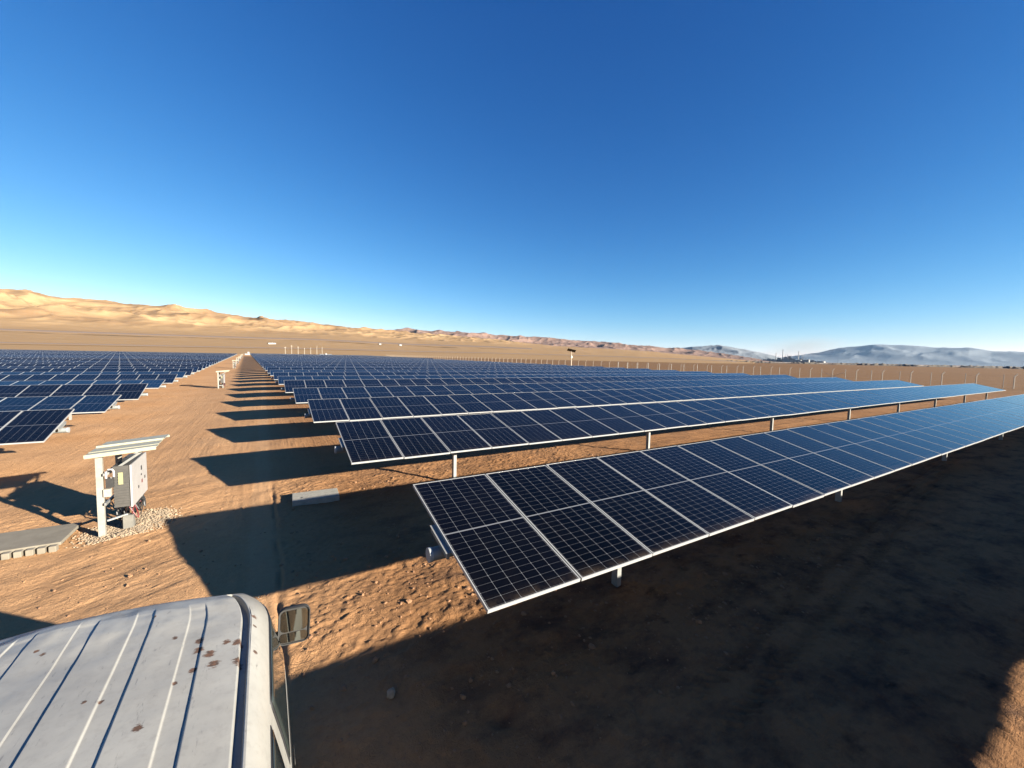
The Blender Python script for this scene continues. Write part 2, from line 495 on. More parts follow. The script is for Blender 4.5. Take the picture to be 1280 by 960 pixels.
# wheel-packed road to the left of x = .15, loose clods to the right of it
edge = 0.12 + 0.06 * noise(X * 0.3, Y * 0.6, 5)
loose = 0.18 + 0.82 * sstep(edge - 0.05, edge + 0.25, X) * sstep(40, 14, Y)
loose = np.maximum(loose, 0.5 * sstep(-3.2, -4.6, X))
Xw = X + 0.05 * noise(X * 4.1, Y * 4.1, 31); Yw = Y + 0.05 * noise(X * 4.1 + 9, Y * 4.1, 32)
# crumbly soil: sharp little ledges along a slanting direction plus grains
ca, sa = math.cos(0.42), math.sin(0.42)
U, V = Xw * ca + Yw * sa, -Xw * sa + Yw * ca
lump = sstep(0.05, 0.22, noise(U * 3.6, V * 5.4, 11) + 0.5 * noise(U * 6.0, V * 13.0, 12))
lump2 = sstep(0.0, 0.15, noise(U * 6.5, V * 11.0, 13) + 0.5 * noise(U * 15.0, V * 19.0, 16))
Z = gbase(X)
Z = Z + near * (0.05 * fbm(X * 0.5, Y * 0.5, 1, 3) + 0.016 * fbm(X * 1.7, Y * 1.7, 2, 2)
                + loose * (0.012 * lump * (0.6 + noise(X * 1.1, Y * 1.1, 17)) + 0.007 * lump2 + 0.030 * (0.3 - np.abs(noise(Xw * 5.5, Yw * 6.5, 3))) * (0.5 + noise(X * 1.3, Y * 1.3, 18)) + 0.018 * np.abs(noise(Xw * 12, Yw * 13, 4))))
# the packed road keeps shallow drag marks; on the left they slant across towards the cabinet
U2, V2 = X * math.cos(0.5) + Y * math.sin(0.5), -X * math.sin(0.5) + Y * math.cos(0.5)
slant = sstep(-0.6, -1.6, X + 0.3 * noise(X, Y, 23))
drag = 0.008 * noise(X * 9.0, Y * 0.5, 21) + 0.006 * noise(X * 22.0, Y * 1.0, 22)
scar = 0.010 * sstep(0.02, 0.16, noise(U2 * 1.5, V2 * 6.5, 24) + 0.5 * noise(U2 * 4.0, V2 * 14.0, 25)) * (0.5 + noise(X * 0.7, Y * 0.7, 26)) + 0.007 * noise(U2 * 4.0, V2 * 19.0, 27) + 0.006 * noise(X * 13, Y * 13, 28)
Z = Z + near * (1 - loose) * (drag * (1 - slant) + scar * slant)
# a dark little kerb of soil along the road edge and a tyre track beyond it
dx = X - edge - 0.02 * noise(Y * 3, Y * 0 + 1.5, 8)
Z = Z + near * sstep(13.5, 10, Y) * (-0.034 * np.exp(-(dx / 0.035) ** 2) + 0.022 * np.exp(-((dx - 0.09) / 0.05) ** 2)) * (0.5 + 1.6 * noise(Y * 2.9, X * 5 + 3, 9))
# tyre tracks in the shaded strip in front
for tx, ty, a_ in ((5.2, 2.6, 0.35), (5.9, 2.3, 0.35)):
    d = (Y - ty) - (X - tx) * 0.12
    Z = Z + near * sstep(3.4, 4.2, X) * np.exp(-(d / 0.12) ** 2) * (-0.03 + 0.016 * np.sin((X + d) * 44))
# a low furrow bank below the lower edge of the front table
Z = Z + near * 0.05 * np.exp(-((Y - 3.95 - 0.1 * noise(X * 0.8, Y * 0, 14)) / 0.22) ** 2) * (0.5 + 1.1 * noise(X * 3.0, Y * 3.0, 15)) * sstep(0.6, 1.4, X)
# a few hollows / dug pits
for px_, py_, pr_, pd in ((1.95, 3.25, 0.22, 0.08), (3.6, 3.9, 0.25, 0.07), (4.9, 4.0, 0.22, 0.06), (6.1, 4.2, 0.25, 0.06), (7.6, 4.3, 0.22, 0.05), (2.9, 2.9, 0.2, 0.04)):
    Z = Z - near * pd * np.exp(-(((X - px_) / pr_) ** 2 + ((Y - py_) / (pr_ * 0.6)) ** 2))
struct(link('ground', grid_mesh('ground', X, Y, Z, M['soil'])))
_gx, _gy, _gz = gx, gy, Z
def gsurf(x, y):
    i = int(np.clip(np.searchsorted(_gx, x), 1, len(_gx) - 1)); j = int(np.clip(np.searchsorted(_gy, y), 1, len(_gy) - 1))
    return float(min(_gz[j, i], _gz[j - 1, i - 1], _gz[j, i - 1], _gz[j - 1, i]))

# ------------------------------------------------------------------ hills and mountains
def curve(tab, x):
    a = np.array(tab, float)
    return np.interp(x, a[:, 0], a[:, 1])
RID_A = [(-60, .085), (-19.9, .0872), (-18.6, .0869), (-17.2, .0851), (-15.2, .0869), (-13.5, .0877), (-11.5, .0833), (-9.4, .0843), (-6.7, .0813), (-2.3, .0719), (.9, .0676), (5.2, .0618), (8.9, .058), (12.8, .0556), (18, .050), (24, .044), (30, .036), (36, .025), (42, .0)]
FAN = [(-60, .036), (-20, .0355), (-2.4, .0397), (6, .0416), (18, .0345), (26.7, .0345), (38, .0275), (48.5, .0205), (56, .010), (63, .0), (90, 0)]
RID_B = [(0, .03), (6, .05), (8.9, .0544), (13.8, .0563), (16.9, .0621), (22.3, .0578), (26.7, .0561), (32.3, .0506), (37.8, .0466), (44.3, .0386), (51.5, .029), (55.4, .0244), (60, .012), (64, 0)]
RID_C = [(48, .015), (52.5, .0256), (55.4, .0315), (58.1, .0345), (60.7, .0272), (63.2, .016), (65.5, .004), (67, 0)]
RID_D = [(62, 0), (64.5, .008), (66.4, .0152), (68.5, .0235), (69.9, .0298), (72.5, .0358), (74.9, .037), (77.2, .0327), (79.3, .0313), (80.7, .0249), (82.6, .0238), (88, .026), (96, .018), (104, .01)]
def fan_z(az, r):
    return curve(FAN, az) * 2300 * np.clip((r - 430) / 1870, 0, None) ** 1.25
def ridge_z(az, r, top, r0, r1, wl, seed, rel=0.35, base=None, fine=0.0):
    """rugged range: rises from r0 to its crest near r1; base = height already there at the crest"""
    a = np.radians(az)
    x, y = r * np.sin(a), r * np.cos(a)
    wx = x + wl * 0.4 * fbm(x / wl, y / wl, seed + 40, 3); wy = y + wl * 0.4 * fbm(x / wl + 5, y / wl, seed + 41, 3)
    rg = np.clip(ridged(wx / wl, wy / wl, seed, 6) / 1.5, 0, 1.1)
    t = sstep(r0, r1, r) * (1 - 0.8 * sstep(r1, r1 * 1.35, r))
    fl = 1 - 0.7 * sstep(0.75, 1.0, t)
    b = 0 if base is None else base
    lift = np.maximum(curve(top, az) * r1 + CAM_Z - b, 0)
    z = lift * t * (1 - rel * fl * (1.1 - rg))
    if fine:
        q = ridged(x / (wl * 0.3), y / (wl * 0.3), seed + 60, 4) / 1.5
        z = z + fine * (q - 0.55) * sstep(0.04, 0.3, t) * sstep(0, 40, lift)
    return z
az = np.linspace(-48, 66, 1000)
rr = np.concatenate([np.linspace(428, 1500, 50), np.linspace(1530, 3500, 230)])
AZ, RR = np.meshgrid(az, rr)
zf = fan_z(AZ, np.minimum(RR, 2300)) - 0.4
zz = zf + ridge_z(AZ, RR, RID_A, 1700, 2800, 420, 100, 0.45, curve(FAN, AZ) * 2300, 9) * sstep(44, 34, AZ)
zz = zz + 2.5 * fbm(RR * np.sin(np.radians(AZ)) / 120, RR * np.cos(np.radians(AZ)) / 120, 77, 4) * sstep(500, 1200, RR) * sstep(64, 50, AZ)
zz = np.where(AZ > 62, -3, zz)
struct(link('hills', grid_mesh('hills', RR * np.sin(np.radians(AZ)), RR * np.cos(np.radians(AZ)), zz, M['hill_a'])))
az = np.linspace(0, 68, 900)
rr = np.linspace(3000, 6800, 200)
AZ, RR = np.meshgrid(az, rr)
zb = curve(FAN, AZ) * 3600
zz = zb * sstep(2600, 4200, RR) - 4 + ridge_z(AZ, RR, RID_B, 4100, 5200, 520, 200, 0.5, zb, 11)
zz = np.where(AZ > 66, -6, zz)
hb = struct(link('hills', grid_mesh('hills', RR * np.sin(np.radians(AZ)), RR * np.cos(np.radians(AZ)), zz, hill_material('brown_hills', (0.150, 0.098, 0.076), (0.185, 0.120, 0.092), (0.085, 0.06, 0.052), 0.8))))
def range_(name, top, a0, a1, r0, r1, wl, seed, m, n=360, k=90):
    az = np.linspace(a0, a1, n); rr = np.linspace(r0 * 0.97, r1 * 1.35, k)
    AZ, RR = np.meshgrid(az, rr)
    zz = ridge_z(AZ, RR, top, r0, r1, wl, seed, 0.3, None, r1 * 0.0012) - 8
    return struct(link(name, grid_mesh(name, RR * np.sin(np.radians(AZ)), RR * np.cos(np.radians(AZ)), zz, m)))
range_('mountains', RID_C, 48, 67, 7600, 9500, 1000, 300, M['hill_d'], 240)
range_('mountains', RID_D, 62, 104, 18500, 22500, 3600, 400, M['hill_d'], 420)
def arc_strip(name, a0, a1, rfun, wid, m, dz=0.6, n=160):
    az = np.linspace(a0, a1, n)
    r0 = rfun(az)
    RR = np.stack([r0, r0 + wid * 0.5, r0 + wid]); AZ = np.stack([az, az, az])
    zz = np.where(AZ < 60, fan_z(AZ, RR), 0) + dz
    zz[1] += dz
    return struct(link(name, grid_mesh(name, RR * np.sin(np.radians(AZ)), RR * np.cos(np.radians(AZ)), zz, m)))
arc_strip('road', -46, 34, lambda a: 1180 + 55 * np.sin(a * 0.05) - 4 * a, 20, M['darkroad'], 3.0)
arc_strip('road', -46, 60, lambda a: 640 + 1.5 * a, 8, M['darkroad'], 0.9)
arc_strip('salt_flat', 61, 100, lambda a: 1700 + 0 * a, 1500 * 1.0, M['salt'], 0.15)
# a ragged belt of dry scrub across the plain
az = np.linspace(52, 102, 900)
d0 = np.linspace(0, 1, 9)
AZ, D0 = np.meshgrid(az, d0)
RR = 1020 + D0 * 60 + 40 * noise(AZ * 0.4, AZ * 0, 55)
hgt = np.sin(D0 * np.pi) * (3.4 + 2.6 * fbm(AZ * 3, D0 * 3, 56, 4)) * sstep(52, 60, AZ) * (0.5 + 0.5 * (noise(AZ * 0.8, AZ * 0 + .5, 57) > -0.3))
struct(link('scrub', grid_mesh('scrub', RR * np.sin(np.radians(AZ)), RR * np.cos(np.radians(AZ)), hgt - 0.15, M['scrub'])), 'stuff')

# ------------------------------------------------------------------ the air
hm = bpy.data.materials.new('haze'); hm.use_nodes = True
hm.node_tree.nodes.remove(hm.node_tree.nodes['Principled BSDF'])
hv = hm.node_tree.nodes.new('ShaderNodeVolumePrincipled')
hv.inputs['Color'].default_value = (0.44, 0.70, 1.0, 1)
hv.inputs['Density'].default_value = 0.7e-5
hm.node_tree.links.new(hv.outputs[0], hm.node_tree.nodes['Material Output'].inputs['Volume'])
HZ = MB().box(-33000, 33000, -33000, 33000, -12, 940)
struct(HZ.build('haze', hm), 'stuff')

# ------------------------------------------------------------------ solar tables
W, D = 1.154, 2.35                       # pitch of the modules along a row, slope length
PW = W - 0.020
def glass_mesh(n):
    mb = MB(); uvs = []
    for i in range(n):
        x0 = i * W + 0.010 + 0.0115; x1 = i * W + 0.010 + PW - 0.0115
        y0, y1 = -D / 2 + 0.0115, D / 2 - 0.0115
        mb.add([(x0, y0, 0), (x1, y0, 0), (x1, y1, 0), (x0, y1, 0)], [(0, 1, 2, 3)], 0)
        mb.add([(x0, y0, -.006), (x1, y0, -.006), (x1, y1, -.006), (x0, y1, -.006)], [(3, 2, 1, 0)], 1)
        uvs += [(0, 0), (1, 0), (1, 1), (0, 1)] + [(0, 0)] * 4
    return mb, uvs
def frame_into(mb, i, mi):
    x0, x1 = i * W + 0.010, i * W + 0.010 + PW
    y0, y1, t_, z0, z1 = -D / 2, D / 2, 0.0115, -0.035, 0.0025
    mb.box(x0, x1, y0, y0 + t_, z0, z1, mi); mb.box(x0, x1, y1 - t_, y1, z0, z1, mi)
    mb.box(x0, x0 + t_, y0 + t_, y1 - t_, z0, z1, mi); mb.box(x1 - t_, x1, y0 + t_, y1 - t_, z0, z1, mi)
def set_uv(me, uvs):
    uv = me.uv_layers.new(name='UVMap')
    flat = []
    for p in me.polygons:
        for li in p.loop_indices:
            flat.append(me.loops[li].vertex_index)
    n = len(uvs)
    data = [c for vi in flat for c in (uvs[vi] if vi < n else (0, 0))]
    uv.data.foreach_set('uv', data)
def raw_mesh(mb, name, mats):
    me = bpy.data.meshes.new(name)
    me.from_pydata(mb.v, [], mb.f)
    for m_ in mats: me.materials.append(m_)
    me.polygons.foreach_set('material_index', mb.m)
    return me
mb, uvs = glass_mesh(1)
ME_PANEL = raw_mesh(mb, 'solar_panel', [M['glass'], M['back']]); set_uv(ME_PANEL, uvs)
mb = MB(); frame_into(mb, 0, 0)
ME_FRAME = raw_mesh(mb, 'frame', [M['frame']])
_arr = {}
def array_mesh(n):
    if n not in _arr:
        mb, uvs = glass_mesh(n)
        for i in range(n): frame_into(mb, i, 2)
        me = raw_mesh(mb, 'panel_array', [M['glass'], M['back'], M['frame']]); set_uv(me, uvs)
        _arr[n] = me
    return _arr[n]
_tub = {}
def tube_mesh(n):
    if n not in _tub:
        L = n * W
        mb = MB(); mb.tube([(-0.16, 0, 0), (L + 0.16, 0, 0)], 0.078, 16, 0)
        _tub[n] = mb.mesh('torque_tube', M['tube'], True)
    return _tub[n]
mb = MB(); mb.lathe([(0.0, -0.012), (0.084, -0.012), (0.084, 0.03), (0.079, 0.03)], 20, 'X')
ME_CAP = mb.mesh('end_cap', M['cap'], True)
mb = MB()   # steel C post with flanges
mb.box(-0.042, 0.042, -0.06, -0.053, -0.35, 1.29); mb.box(-0.042, -0.035, -0.053, 0.053, -0.35, 1.29); mb.box(-0.042, 0.042, 0.053, 0.06, -0.35, 1.29)
ME_POST = mb.mesh('post', M['galv'])
mb = MB()   # bearing bracket on top of a post
mb.lathe([(0.083, -0.04), (0.105, -0.04), (0.105, 0.04), (0.083, 0.04)], 18, 'X'); mb.box(-0.05, 0.05, -0.06, 0.06, -0.20, -0.10)
ME_BEAR = mb.mesh('bearing', M['galv'], True)
mb = MB()   # short hat rail clamped across the tube
mb.box(-0.015, 0.015, -0.27, 0.27, -0.085, 0.0); mb.box(-0.035, -0.015, -0.27, 0.27, -0.004, 0.0); mb.box(0.015, 0.035, -0.27, 0.27, -0.004, 0.0)
ME_RAIL = mb.mesh('mounting_rail', M['galv'])

POSTS_AT = [2.9, 10.8, 19.7, 28.6, 36.8, 45.0, 53.5, 61.5]
def solar_table(loc, n, tilt, zc, label, group, detail, mirrored=False):
    """loc: the near end of the row on the ground under its tube.  detail 3 every panel, rail and post; 2 panels and posts; 1 array, tube and posts; 0 array and tube"""
    t = thing('solar_table', label, 'solar table', loc, 0, group)
    s_ = -1 if mirrored else 1
    off = -n * W if mirrored else 0.0
    rot = Euler((tilt, 0, 0))
    if detail >= 2:
        for i in range(n):
            p = link('solar_panel', ME_PANEL, t)
            jit = R(random.gauss(0, 0.11))
            p.rotation_euler = (tilt + jit, 0, 0); p.location = (off + i * W, random.gauss(0, 0.003), zc + random.gauss(0, 0.0025))
            link('frame', ME_FRAME, p)
    else:
        p = link('panel_array', array_mesh(n), t)
        p.rotation_euler = rot; p.location = (off, 0, zc)
    zt = zc - 0.20
    tb = link('torque_tube', tube_mesh(n), t, (off, 0, zt))
    if detail >= 2:
        link('end_cap', ME_CAP, tb, (n * W + 0.16 if mirrored else -0.16, 0, 0)).rotation_euler.z = math.pi if mirrored else 0
    if detail >= 3:
        for i in range(n + 1):
            r_ = link('mounting_rail', ME_RAIL, t)
            xx = off + i * W
            if i == 0: xx -= 0.02
            if i == n: xx += 0.02
            r_.rotation_euler = rot
            q = Vector((xx, 0, zc)) + rot.to_matrix() @ Vector((0, 0, -0.037))
            r_.location = q
    if detail >= 1:
        for px_ in POSTS_AT:
            if px_ > n * W: break
            po = link('post', ME_POST, t, (s_ * px_, 0, zt - 1.29 - 0.02))
            if detail >= 2:
                link('bearing', ME_BEAR, po, (0, 0, 1.31))
    return t

ORD = ['front', 'second', 'third', 'fourth', 'fifth', 'sixth', 'seventh', 'eighth', 'ninth', 'tenth', 'eleventh', 'twelfth', 'thirteenth', 'fourteenth']
GR, GL = 'rows of solar panels right of the dirt track', 'rows of solar panels left of the dirt track'
RT = [13.8, 13.4, 13.0, 12.2]
XS = -0.0312
NR = 50
for k in range(-1, NR):
    yc = 3.242 + 5.9586 * k + D / 2 * math.cos(R(13.8))
    x0 = 1.75 + XS * 5.9586 * k
    n = 54
    if k > 28: n = 60
    tilt = RT[k] if 0 <= k < 4 else 13.8 if k < 0 else random.uniform(10.5, 14.5)
    if k < 0:
        lab = 'solar panel row behind the camera that throws the broad shadow over the foreground'
    elif k == 0:
        lab = 'front row of big black solar panels crossing the foreground, nearest to the white van'
    elif k == 1:
        lab = 'second row of solar panels, right of the dirt track, white posts showing under its edge'
    elif k < 14:
        lab = f'{ORD[k]} row of solar panels counted from the front, right of the dirt track'
    else:
        lab = 'thin distant row of solar panels in the far part of the right block'
    solar_table((x0, yc, gz(x0, yc)), n, R(tilt), 1.43 - gz(x0, yc), lab, GR if k < 14 else GR + ', far part', 3 if 0 <= k <= 2 else 2 if 0 < k < 11 else 1 if k < 25 else 0)
LT = [16.1, 11.7, 16.5, 9.9]
for k in range(0, 48):
    yc = 17.7 + 6.0 * k
    x0 = -5.36 + XS * 6 * k
    n = min(100, max(20, int((0.44 * yc + 8) / W)))
    tilt = LT[k] if k < 4 else random.choice([random.uniform(10, 12), random.uniform(13, 16.5)])
    g0 = -0.25
    if k == 0: lab = 'nearest row of blue black solar panels left of the dirt track, behind the cabinet'
    elif k < 10: lab = f'{ORD[k]} row of solar panels counted from the front, left of the dirt track'
    else: lab = 'thin distant row of solar panels in the far part of the left block'
    solar_table((x0, yc, g0), n, R(tilt), 1.43, lab, GL if k < 10 else GL + ', far part', 3 if k <= 1 else 2 if k < 9 else 1 if k < 22 else 0, True)

# ------------------------------------------------------------------ white van
VAN = thing('van', 'old white van with ribbed rusty roof parked at the bottom left corner', 'van', (-0.85, 1.8, 0.0))
def y_front(z):
    return float(np.interp(z, [0.38, 0.6, 0.95, 1.2, 1.9, 2.0, 2.06], [2.24, 2.30, 2.24, 2.0, 1.36, 1.22, 1.12]))
def y_rear(z):
    return float(np.interp(z, [0.38, 0.6, 1.2, 1.9, 2.06], [-2.52, -2.62, -2.60, -2.50, -2.42]))
def half_w(z):
    return float(np.interp(z, [0.38, 0.55, 0.9, 1.2, 1.55, 1.9, 1.97, 2.02, 2.05, 2.06], [0.89, 0.945, 0.955, 0.94, 0.895, 0.845, 0.825, 0.80, 0.775, 0.765]))
def side_pt(t, z, out=0.0):
    y = y_rear(z) + t * (y_front(z) - y_rear(z))
    s1 = max(0, (t - 0.90) / 0.10); s0 = max(0, (0.06 - t) / 0.06)
    w = half_w(z) * (1 - 0.13 * s1 ** 2.4 - 0.06 * s0 ** 2)
    return Vector((w + out, y, z))
zs = [0.38, 0.45, 0.55, 0.75, 0.9, 1.05, 1.2, 1.35, 1.55, 1.75, 1.9, 1.94, 1.97, 2.0, 2.02, 2.035, 2.05, 2.06]
ts = [0, 0.02, 0.04, 0.06, 0.12] + [0.12 + 0.76 * i / 16 for i in range(1, 17)] + [0.90, 0.92, 0.935, 0.95, 0.965, 0.98, 0.99, 1.0]
mb = MB()
nt, nz = len(ts), len(zs)
for sgn in (1, -1):
    vv = [((p := side_pt(t_, z)).x * sgn, p.y, p.z) for z in zs for t_ in ts]
    mb.add(vv, [(j * nt + i, j * nt + i + 1, (j + 1) * nt + i + 1, (j + 1) * nt + i) for j in range(nz - 1) for i in range(nt - 1)])
def front_pt(s, z, out=0.0, end=1):
    p = side_pt(1.0 if end > 0 else 0.0, z)
    b = (0.10 if end > 0 else 0.05) * (1 - s * s)
    return Vector((p.x * s, p.y + end * (b + out), z))
ss = np.linspace(-1, 1, 15)
for e_ in (1, -1):
    vv = [tuple(front_pt(s_, z, 0, e_)) for z in zs for s_ in ss]
    mb.add(vv, [(j * 15 + i, j * 15 + i + 1, (j + 1) * 15 + i + 1, (j + 1) * 15 + i) for j in range(nz - 1) for i in range(14)])
body_me = mb.mesh('body', M['paint'], True)
bm = bmesh.new(); bm.from_mesh(body_me); bmesh.ops.remove_doubles(bm, verts=bm.verts, dist=0.0005); bmesh.ops.recalc_face_normals(bm, faces=bm.faces); bm.to_mesh(body_me); bm.free()
link('body', body_me, VAN)
# roof: pressed ribs (recessed channels between raised bands) and a rain gutter along each side
xs = np.unique(np.concatenate([np.linspace(-0.766, 0.766, 260), [c_ + s_ * d_ for c_ in (0.52, 0.285, 0.05, -0.185, -0.42) for s_ in (-1, 1) for d_ in (0.036, 0.040)], [s_ * q_ for s_ in (-1, 1) for q_ in (0.718, 0.724, 0.749, 0.755)]]))
tv = np.concatenate([np.linspace(0, 0.9, 110), np.linspace(0.9, 1, 60)[1:]])
XX, TT = np.meshgrid(xs, tv)
yf = y_front(2.06) + 0.10 * (1 - (XX / 0.765) ** 2)
# the roof's plan follows the top edge of the front face
wf = side_pt(1.0, 2.06).x / 0.765
yr = y_rear(2.06) - 0.05 * (1 - (XX / 0.765) ** 2)
YY = yr + TT * (yf - yr)
XSQ = XX * (1 - (1 - wf) * np.clip((TT - 0.90) / 0.10, 0, 1) ** 2.4)
ZZ = 2.06 + 0.055 * (1 - (XX / 0.765) ** 2)
dist_f = yf - YY
ZZ -= (0.055 * (1 - (XX / 0.765) ** 2)) * (1 - np.clip(dist_f / 0.16, 0, 1) ** 0.5)
rib_on = sstep(0.11, 0.19, dist_f) * sstep(0.10, 0.13, YY - yr)
ch_ = np.zeros_like(XX)
for c_ in (0.52, 0.285, 0.05, -0.185, -0.42):
    ch_ = np.maximum(ch_, 1 - np.clip((np.abs(XX - c_) - 0.036) / 0.004, 0, 1))
ZZ -= 0.0065 * ch_ * rib_on
gut = 1 - np.clip((np.abs(np.abs(XX) - 0.7365) - 0.0125) / 0.006, 0, 1)
ZZ -= 0.036 * gut * sstep(0.0, 0.02, dist_f)
dent = sstep(0.9, 0.1, dist_f)
ZZ += dent * (0.013 * fbm(XX * 3.2 + 2, YY * 2.6, 61, 3) + 0.004 * np.sin(XX * 9 + YY * 7)) * (1 - gut) * sstep(0, 0.1, dist_f)
ZZ += 0.0015 * fbm(XX * 6, YY * 6, 62, 3) * (1 - gut)
link('roof', grid_mesh('roof', XSQ, YY, ZZ, M['paint']), VAN)
def side_patch(name, t0b, t0t, t1b, t1t, z0, z1, m, out, parent, sgn, nx_=12, nz_=8, rnd=0.0):
    vv, ff = [], []
    for j in range(nz_ + 1):
        fz = j / nz_
        z = z0 + (z1 - z0) * fz
        a, b = t0b + (t0t - t0b) * fz, t1b + (t1t - t1b) * fz
        e = rnd * max(0, abs(fz - 0.5) * 2 - 0.72) / 0.28
        a, b = a + e * e, b - e * e
        for i in range(nx_ + 1):
            p = side_pt(a + (b - a) * i / nx_, z, out)
            vv.append((p.x * sgn, p.y, p.z))
    for j in range(nz_):
        for i in range(nx_):
            k = j * (nx_ + 1) + i
            ff.append((k, k + 1, k + nx_ + 2, k + nx_ + 1))
    mb = MB(); mb.add(vv, ff)
    o = mb.build(name, m, parent, True)
    sm = o.modifiers.new('thick', 'SOLIDIFY'); sm.thickness = 0.004; sm.offset = 0
    return o
for sgn in (1, -1):
    for (a, b, c, d) in ((0.715, 0.735, 0.955, 0.965), (0.42, 0.42, 0.665, 0.690), (0.11, 0.13, 0.385, 0.385)):
        g = side_patch('side_window', a, b, c, d, 1.29, 1.885, M['vglass'], 0.0055, VAN, sgn, rnd=0.022)
        side_patch('window_seal', a - 0.008, b - 0.008, c + 0.007, d + 0.005, 1.265, 1.905, M['rubber'], 0.001, g, sgn, rnd=0.022)
        # pale rain visor inside the seal
    side_patch('door_handle', 0.72, 0.72, 0.75, 0.75, 1.08, 1.11, M['dkplastic'], 0.02, VAN, sgn, 3, 2)
    side_patch('side_moulding', 0.10, 0.10, 0.93, 0.93, 0.80, 0.86, M['dkplastic'], 0.006, VAN, sgn, 24, 2)
def front_patch(name, s0, s1, z0, z1, m, out, parent, end=1, nx_=12, nz_=6):
    vv = [tuple(front_pt(s0 + (s1 - s0) * i / nx_, z0 + (z1 - z0) * j / nz_, out, end)) for j in range(nz_ + 1) for i in range(nx_ + 1)]
    mb = MB(); mb.add(vv, [(j * (nx_ + 1) + i, j * (nx_ + 1) + i + 1, (j + 1) * (nx_ + 1) + i + 1, (j + 1) * (nx_ + 1) + i) for j in range(nz_) for i in range(nx_)])
    o = mb.build(name, m, parent, True)
    sm = o.modifiers.new('thick', 'SOLIDIFY'); sm.thickness = 0.004; sm.offset = 0
    return o
g = front_patch('windscreen', -0.90, 0.90, 1.24, 1.90, M['vglass'], 0.006, VAN)
front_patch('window_seal', -0.94, 0.94, 1.20, 1.93, M['rubber'], 0.001, g)
g = front_patch('rear_window', -0.80, 0.80, 1.25, 1.86, M['vglass'], 0.006, VAN, -1)
front_patch('window_seal', -0.84, 0.84, 1.22, 1.89, M['rubber'], 0.001, g, -1)
front_patch('grille', -0.55, 0.55, 0.72, 0.90, M['dkplastic'], 0.006, VAN)
for s0, s1 in ((-0.93, -0.62), (0.62, 0.93)):
    front_patch('headlight', s0, s1, 0.70, 0.90, M['lamp'], 0.008, VAN)
    front_patch('tail_light', s0, s1, 0.75, 1.15, M['redlens'], 0.008, VAN, -1)
front_patch('bumper', -1.0, 1.0, 0.42, 0.62, M['dkplastic'], 0.05, VAN)
front_patch('bumper', -1.0, 1.0, 0.42, 0.62, M['dkplastic'], 0.05, VAN, -1)
mb = MB(); mb.box(-0.80, 0.80, -2.40, 2.10, 0.30, 0.42)
mb.build('chassis', M['rubber'], VAN)
for sx_ in (-1, 1):
    for wy in (1.25, -1.55):
        mb = MB(); mb.lathe([(0.19, -0.10), (0.30, -0.10), (0.325, -0.07), (0.325, 0.07), (0.30, 0.10), (0.19, 0.10)], 28, 'X')
        w_ = mb.build('wheel', M['rubber'], VAN, True, 0, (sx_ * 0.865, wy, 0.325))
        mb = MB(); mb.lathe([(0.0, 0.07), (0.06, 0.085), (0.08, 0.06), (0.15, 0.055), (0.195, 0.09), (0.195, -0.09)], 24, 'X')
        rm = mb.build('rim', M['chrome'], w_, True)
        rm.rotation_euler.z = 0 if sx_ > 0 else math.pi
# door mirrors: dark housing, a tall flat glass over a small wide-angle one
def rrect(w, h, r, n=5):
    pts = []
    for cx_, cz_, a0 in ((w / 2 - r, h / 2 - r, 0), (-w / 2 + r, h / 2 - r, 90), (-w / 2 + r, -h / 2 + r, 180), (w / 2 - r, -h / 2 + r, 270)):
        for i in range(n + 1):
            a = R(a0 + 90 * i / n); pts.append((cx_ + r * math.cos(a), cz_ + r * math.sin(a)))
    return pts
for sgn in (1, -1):
    mb = MB()
    rings = [(-0.055, 0.205, 0.30), (-0.060, 0.195, 0.29), (-0.050, 0.186, 0.281)]
    prof = [(-0.042, 0.182, 0.225, .03), (-0.055, 0.186, 0.229, .034), (-0.058, 0.196, 0.239, .04), (-0.045, 0.203, 0.246, .045), (0.0, 0.198, 0.24, .05), (0.04, 0.16, 0.20, .06), (0.055, 0.10, 0.14, .05)]
    np_ = 24
    vv = [(x, y, z) for (y, w_, h_, r_) in prof for (x, z) in rrect(w_, h_, r_)]
    ff = [(i * np_ + k, i * np_ + (k + 1) % np_, (i + 1) * np_ + (k + 1) % np_, (i + 1) * np_ + k) for i in range(len(prof) - 1) for k in range(np_)]
    ff += [tuple(range((len(prof) - 1) * np_, len(prof) * np_)), tuple(range(np_))[::-1]]
    mb.add(vv, ff)
    mr = mb.build('side_mirror', M['dkplastic'], VAN, True, 0, (sgn * 1.0, 1.40, 1.60))
    mr.rotation_euler = (R(-10), R(3) * sgn, R(-3) * sgn)
    mb = MB(); mb.add([(x, -0.0445, z + 0.032) for x, z in rrect(0.17, 0.142, 0.03)], [tuple(range(24))[::-1]])
    mb.build('mirror_glass', M['mirror'], mr)
    mb = MB(); mb.add([(x, -0.0445, z - 0.078) for x, z in rrect(0.17, 0.06, 0.022)], [tuple(range(24))[::-1]])
    mb.build('mirror_glass', M['mirror'], mr).rotation_euler = (R(-3), 0, 0)
    mb = MB(); mb.tube([(sgn * -0.16, 0.02, -0.10), (sgn * -0.06, 0.01, -0.085)], 0.022, 8); mb.tube([(sgn * -0.16, 0.02, -0.06), (sgn * -0.06, 0.01, -0.06)], 0.018, 8)
    mb.build('mirror_arm', M['dkplastic'], mr, True)

